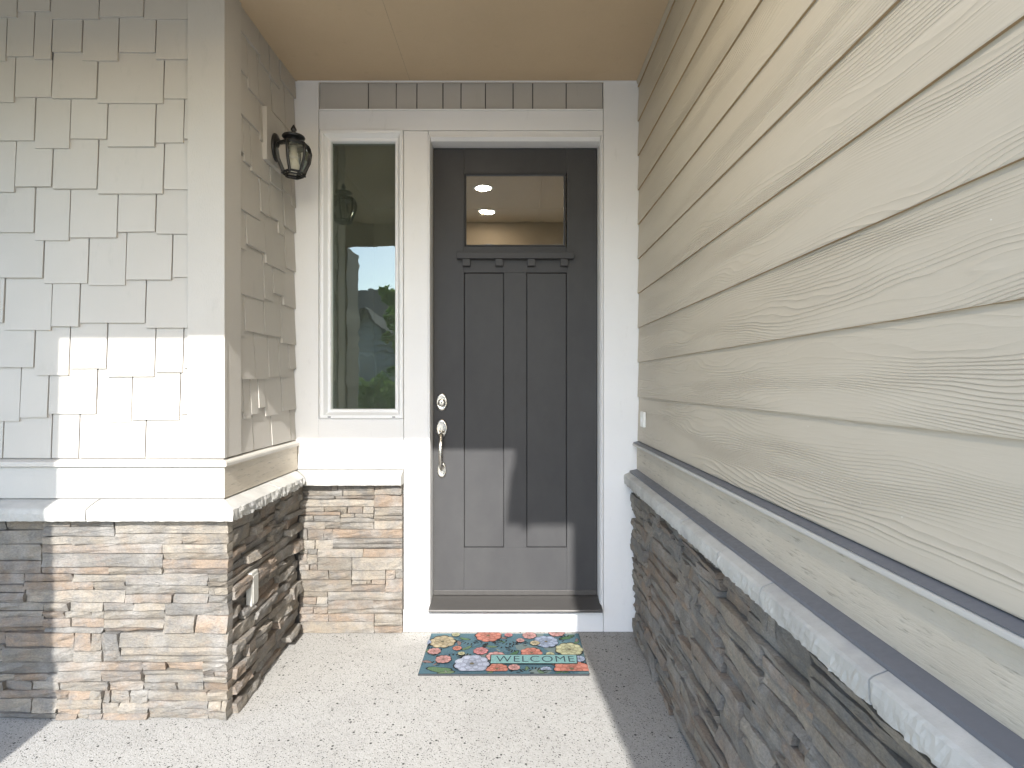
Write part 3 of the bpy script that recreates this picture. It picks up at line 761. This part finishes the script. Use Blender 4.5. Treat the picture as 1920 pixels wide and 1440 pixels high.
def leaf(cx, cy, lx, ang, col):
    c = mp(cx, cy); l = lx/3.84*c[1]/F
    for s_, cc in ((1.15, BLK), (1, col)):
        pts = []
        for q in range(12):
            t = q*math.pi/6; u = l*s_*math.cos(t); v_ = l*s_*.36*math.sin(t)*(1+.25*math.sin(3*t))
            pts.append((c[0] + u*math.cos(ang) - v_*math.sin(ang), c[1] + u*math.sin(ang) + v_*math.cos(ang)))
        poly(pts, cc)
def feather(cx, cy, lx, a0, a1, n):
    c = mp(cx, cy); l = lx/3.84*c[1]/F
    for i in range(n):
        a = a0 + (a1-a0)*i/(n-1); x, y = c[0] + l*math.cos(a), c[1] + l*math.sin(a)
        poly([(x + .011*math.cos(t)*math.cos(a) - .004*math.sin(t)*math.sin(a), y + .011*math.cos(t)*math.sin(a) + .004*math.sin(t)*math.cos(a)) for t in [k*math.pi/4 for k in range(8)]], BLK)
feather(420, 470, 120, .5, 2.6, 10); feather(560, 300, 80, 3.4, 6.0, 9); feather(840, 300, 85, 3.4, 5.8, 9); feather(1000, 560, 100, .4, 2.6, 10)
feather(240, 500, 70, .3, 3.4, 8); feather(880, 350, 60, 0, 2.5, 6); feather(940, 545, 50, 0, 6, 9); feather(1340, 475, 40, 0, 6, 8)
for a in ((860,405,50,.9),(320,520,90,-.15),(1240,290,60,.5),(505,300,40,-.4),(1100,420,45,.1),(370,545,60,.2),(1310,320,40,1.2)): leaf(*a, pr.choice([(.10,.22,.10),(.16,.28,.14),(.22,.32,.16)]))
for _ in range(42):
    leaf(pr.uniform(190, 1370), pr.uniform(270, 545), pr.uniform(18, 44), pr.uniform(0, 6.28), pr.choice([(.10,.22,.12),(.18,.28,.16),(.12,.24,.30),(.30,.36,.26),(.34,.22,.20)]))
for _ in range(24): feather(pr.uniform(220, 1340), pr.uniform(280, 540), pr.uniform(25, 60), pr.uniform(0, 2), pr.uniform(3, 5), 7)
CR, CO, PK, BL, YL, RO = (.58,.48,.30), (.66,.24,.17), (.64,.33,.30), (.40,.47,.62), (.56,.54,.32), (.62,.24,.24)
for a in ((345,325,95,CR),(675,282,95,CO),(970,282,52,PK),(1165,262,60,PK),(1090,328,90,BL),(1258,385,100,YL),(620,397,55,RO),(285,400,48,PK),(985,412,78,CO),(730,440,72,PK),(1120,424,32,YL),(350,462,58,PK),(735,532,80,CO),(1275,534,130,CO),(556,497,128,(.50,.54,.66)), (450,385,34,CO), (820,290,30,RO), (905,330,30,PK), (1010,350,36,CR), (440,290,30,YL), (860,530,44,PK), (1090,545,40,BL), (480,430,26,YL), (1330,470,44,BL), (230,350,34,BL)): flower(*a, (.20,.17,.10))
q0 = mp(690, 505); q1 = mp(1312, 505); q2 = mp(1308, 444); q3 = mp(697, 444)
poly([(q0[0]-.004, q0[1]-.004), (q1[0]+.004, q1[1]-.004), (q2[0]+.004, q2[1]+.004), (q3[0]-.004, q3[1]+.004)], BLK)
poly([q0, q1, q2, q3], (.30, .56, .54))
pm = bpy.data.meshes.new('floral_print'); base_c = Vector((-.045, 2.755, MZ))
pm.from_pydata([Vector(v) - base_c for v in PV], [], PF)
ca = pm.color_attributes.new('Col', 'FLOAT_COLOR', 'CORNER')
buf = []
for p_, c_ in zip(pm.polygons, PC): buf += [c_[0], c_[1], c_[2], 1.0]*len(p_.vertices)
ca.data.foreach_set('color', buf); pm.materials.append(M['print'])
po = bpy.data.objects.new('floral_print', pm); C.objects.link(po); po.parent = mat_t; po.location = base_c - WLOC[mat_t.name]
fc = bpy.data.curves.new('welcome_text', 'FONT'); fc.body = 'WELCOME'; fc.align_x = 'CENTER'; fc.align_y = 'CENTER'; fc.size = 1.0; fc.offset = -.006; fc.space_character = 1.12
to = bpy.data.objects.new('tmp_text', fc); C.objects.link(to); bpy.context.view_layer.update()
tm = bpy.data.meshes.new_from_object(to.evaluated_get(bpy.context.evaluated_depsgraph_get())); bpy.data.objects.remove(to)
xs_ = [v.co.x for v in tm.vertices]; ys_ = [v.co.y for v in tm.vertices]
W_, H_ = max(xs_)-min(xs_), max(ys_)-min(ys_); cx_, cy_ = (max(xs_)+min(xs_))/2, (max(ys_)+min(ys_))/2
t0, t1 = mp(728, 495), mp(1288, 452)
tw = (t1[0]-t0[0]); th = (t1[1]-t0[1])
for v in tm.vertices: v.co = Vector(((v.co.x-cx_)/W_*tw, (v.co.y-cy_)/H_*th, 0))
M['ink'] = plain('mat_ink', (.010, .02, .028), .9)
tm.materials.clear(); tm.materials.append(M['ink']); tm.name = 'lettering'
lt = bpy.data.objects.new('lettering', tm); C.objects.link(lt); lt.parent = mat_t
lt.location = Vector(((t0[0]+t1[0])/2, (t0[1]+t1[1])/2, layer[0]+.0003)) - WLOC[mat_t.name]

# crumbs and grit gathered along the foot of the walls
gm = MB(); gr_ = random.Random(77)
def crumb(x, y, s_):
    a = gr_.uniform(0, 6.28); h = s_*gr_.uniform(.25, .6)
    pts = [(x + s_*math.cos(a+k*1.57)*gr_.uniform(.6, 1.2), y + s_*math.sin(a+k*1.57)*gr_.uniform(.6, 1.2), .0003) for k in range(4)]
    gm.add(pts + [(x, y, h)], [(0,1,2,3), (0,1,4), (1,2,4), (2,3,4), (3,0,4)])
for _ in range(150): crumb(gr_.uniform(-1.1, .6), 2.955 - abs(gr_.gauss(0, .02)) + (.03 if gr_.random() < .5 else 0), gr_.uniform(.001, .0032))
for _ in range(60): crumb(gr_.uniform(.38, .60), 2.955 - abs(gr_.gauss(0, .03)), gr_.uniform(.0015, .004))
for _ in range(90): y_ = gr_.uniform(1.3, 2.95); crumb(.608 - abs(gr_.gauss(0, .02)), y_, gr_.uniform(.001, .0035))
for _ in range(70): y_ = gr_.uniform(2.25, 2.93); crumb(-1.105 + abs(gr_.gauss(0, .03)), y_, gr_.uniform(.001, .003))
for _ in range(40): crumb(gr_.uniform(-.9, .5), gr_.uniform(1.9, 2.5), gr_.uniform(.001, .0028))
M['grit'] = plain('dry_grit', (.09, .075, .055), .9, 200, .5)
go = gm.build('grit', M['grit']); go['kind'] = 'stuff'; go['label'] = 'dry crumbs of soil and grit along the foot of the walls'; go['category'] = 'grit'

# ------------------------------------------------------------------ across the street (seen mirrored in the sidelight)
M['nsiding'] = plain('neighbor_siding', (.30, .30, .285), .7, 8, .06)
M['nroof'] = plain('neighbor_shingle_roof', (.035, .035, .037), .9, 25, .25)
M['nwin'] = plain('neighbor_window_glass', (.10, .14, .18), .1, 5, .1)
M['ntrim'] = plain('neighbor_trim', (.4, .4, .38), .6, 20, .05)
nh = thing('neighbor_house', 'grey two storey house across the street mirrored in the sidelight', 'house', (-7.5, -24, -.2))
def gable_boards(x0, x1, zb, ze, za, y, parent, step=.2):
    z = zb
    while z < za - .05:
        z2 = min(z + step, za)
        def half(zz): return (x1-x0)/2 if zz <= ze else (x1-x0)/2*(za-zz)/(za-ze)
        c = (x0+x1)/2; a, b_ = half(z), half(z2)
        v = [(c-a, y+.11, z), (c+a, y+.11, z), (c+b_, y+.008, z2), (c-b_, y+.008, z2), (c-a, y, z), (c+a, y, z), (c+b_, y, z2), (c-b_, y, z2)]
        mesh_obj('siding_board', v, BF, M['nsiding'], parent); z = z2
# big house behind
box('wall', -14, -1.5, -32, -24.04, -.2, 4.9, M['nsiding'], nh, 0)
z = -.2
while z < 4.85: mesh_obj('siding_board', [(-14, -24, z), (-1.5, -24, z), (-1.5, -24.025, z+.26), (-14, -24.025, z+.26), (-14, -24.04, z), (-1.5, -24.04, z), (-1.5, -24.04, z+.26), (-14, -24.04, z+.26)], BF, M['nsiding'], nh); z += .26
mesh_obj('roof', [(-14.5, -23.4, 4.75), (-1, -23.4, 4.75), (-1, -28, 7.0), (-13.0, -28, 7.0), (-14.5, -32.5, 4.75), (-1, -32.5, 4.75), (-14.5,-23.4,4.6), (-1,-23.4,4.6), (-14.5,-32.5,4.6), (-1,-32.5,4.6)],
         [(0,1,2,3), (3,2,5,4), (0,3,4), (1,5,2), (0,6,7,1), (4,5,9,8), (6,8,9,7), (0,4,8,6), (1,7,9,5)], M['nroof'], nh)
for cx in (-8.2, -5.0):
    w_ = box('window', cx-.55, cx+.55, -24.02, -23.93, 3.2, 4.2, M['ntrim'], nh, .01); box('pane', cx-.45, cx+.45, -23.95, -23.92, 3.3, 4.1, M['nwin'], w_, 0)
ng = thing('neighbor_garage', 'grey steep gabled garage with lap siding mirrored low in the sidelight', 'garage', (-5.8, -17.9, -.2))
GX0, GX1 = -8.1, -4.5; gc = (GX0+GX1)/2
gable_boards(GX0, GX1, -.2, 2.2, 4.4, -17.9, ng, .26)
box('wall', GX0+.02, GX1-.02, -23.0, -17.92, -.2, 2.2, M['nsiding'], ng, 0)
for s_ in (-1, 1):
    e = gc + s_*((GX1-GX0)/2 + .3)
    ez_ = 2.2 - .3*2.2/1.8
    mesh_obj('roof', [(gc, -17.5, 4.52), (e, -17.5, ez_+.1), (e, -23.2, ez_+.1), (gc, -23.2, 4.52), (gc, -17.5, 4.38), (e, -17.5, ez_-.05), (e, -23.2, ez_-.05), (gc, -23.2, 4.38)], BF, M['nroof'], ng)
w_ = box('window', gc-.35, gc+.35, -17.93, -17.80, 1.3, 2.6, M['ntrim'], ng, .01); box('pane', gc-.27, gc+.27, -17.82, -17.785, 1.4, 2.5, M['nwin'], w_, 0)
def leaf_mat(name, a, b2):
    m, nt, b, _ = new_mat(name)
    at = N(nt, 'ShaderNodeAttribute', attribute_name='Col')
    L(nt, mix(nt, at.outputs['Fac'], a, b2), b.inputs['Base Color']); b.inputs['Roughness'].default_value = .6
    b.inputs['Transmission Weight'].default_value = 0; b.inputs['Subsurface Weight'].default_value = 0
    tl = N(nt, 'ShaderNodeBsdfTranslucent'); tl.inputs[0].default_value = (*[v*1.6 for v in b2], 1)
    mx = N(nt, 'ShaderNodeMixShader'); mx.inputs[0].default_value = .55
    out = [n for n in nt.nodes if n.type == 'OUTPUT_MATERIAL'][0]
    L(nt, b.outputs[0], mx.inputs[1]); L(nt, tl.outputs[0], mx.inputs[2]); L(nt, mx.outputs[0], out.inputs[0]); return m
M['leaf'] = leaf_mat('leaf_green', (.05, .11, .03), (.17, .26, .06))
M['bark'] = plain('bark', (.10, .08, .06), .9, 20, .3)
def tree(name, label, cat, x, y, h, rad, n, seed, trunk_h, group):
    r = random.Random(seed); t = thing(name, label, cat, (x, y, -.2), group)
    mb = MB().tube([(x, y, -.25), (x+.05, y, trunk_h*.5), (x-.03, y+.04, trunk_h), (x, y, h*.8)], [.06+rad*.05, .05+rad*.04, .04+rad*.03, .01], 8)
    for k in range(7):
        a = k*2.4; z = trunk_h*.6 + (h-trunk_h)*.1*k
        mb.tube([(x, y, z), (x + rad*.4*math.cos(a), y + rad*.4*math.sin(a), z+.25*rad), (x + rad*.8*math.cos(a), y + rad*.8*math.sin(a), z+.4*rad)], [.03, .02, .008], 5)
    mb.build('trunk', M['bark'], t, True)
    cl = [(x + rad*r.uniform(-.7, .7), y + rad*r.uniform(-.7, .7), trunk_h*.5 + (h-trunk_h*.5)*r.random(), rad*r.uniform(.25, .5)) for _ in range(26)]
    v = []; f = []; cc = []
    for _ in range(n):
        c = r.choice(cl); d = Vector((r.gauss(0,1), r.gauss(0,1), r.gauss(0,1))).normalized()*c[3]*r.uniform(.5, 1.0)
        p = Vector(c[:3]) + d; p.z = max(p.z, -.15); s_ = r.uniform(.035, .075)
        a = Vector((r.gauss(0,1), r.gauss(0,1), r.gauss(0,.6))).normalized(); b = a.cross(Vector((r.gauss(0,1), r.gauss(0,1), r.gauss(0,1)))).normalized()
        o = len(v); v += [p - a*s_, p + b*s_*.5, p + a*s_, p - b*s_*.5]; f.append((o, o+1, o+2, o+3)); cc += [r.random()]*4
    o = mesh_obj('crown', v, f, M['leaf'], t, fix=False)
    at = o.data.color_attributes.new('Col', 'FLOAT_COLOR', 'CORNER')
    at.data.foreach_set('color', [q for c_ in cc for q in (c_, c_, c_, 1)])
tree('garden_tree', 'slender leafy tree beside the mirrored garage', 'tree', -3.45, -11.0, 4.1, .55, 5200, 1, 1.6, 'greenery across the street')
tree('garden_shrub', 'bushy green shrub before the mirrored garage wall', 'shrub', -4.2, -10.4, 1.5, .6, 3600, 2, .4, 'greenery across the street')
tree('garden_shrub', 'low rounded shrub mirrored at the foot of the column', 'shrub', -3.3, -8.6, 1.35, .65, 3600, 3, .3, 'greenery across the street')
tree('garden_shrub', 'bright green shrub mirrored at the bottom of the sidelight', 'shrub', -2.55, -7.4, 1.15, .6, 3600, 4, .3, 'greenery across the street')
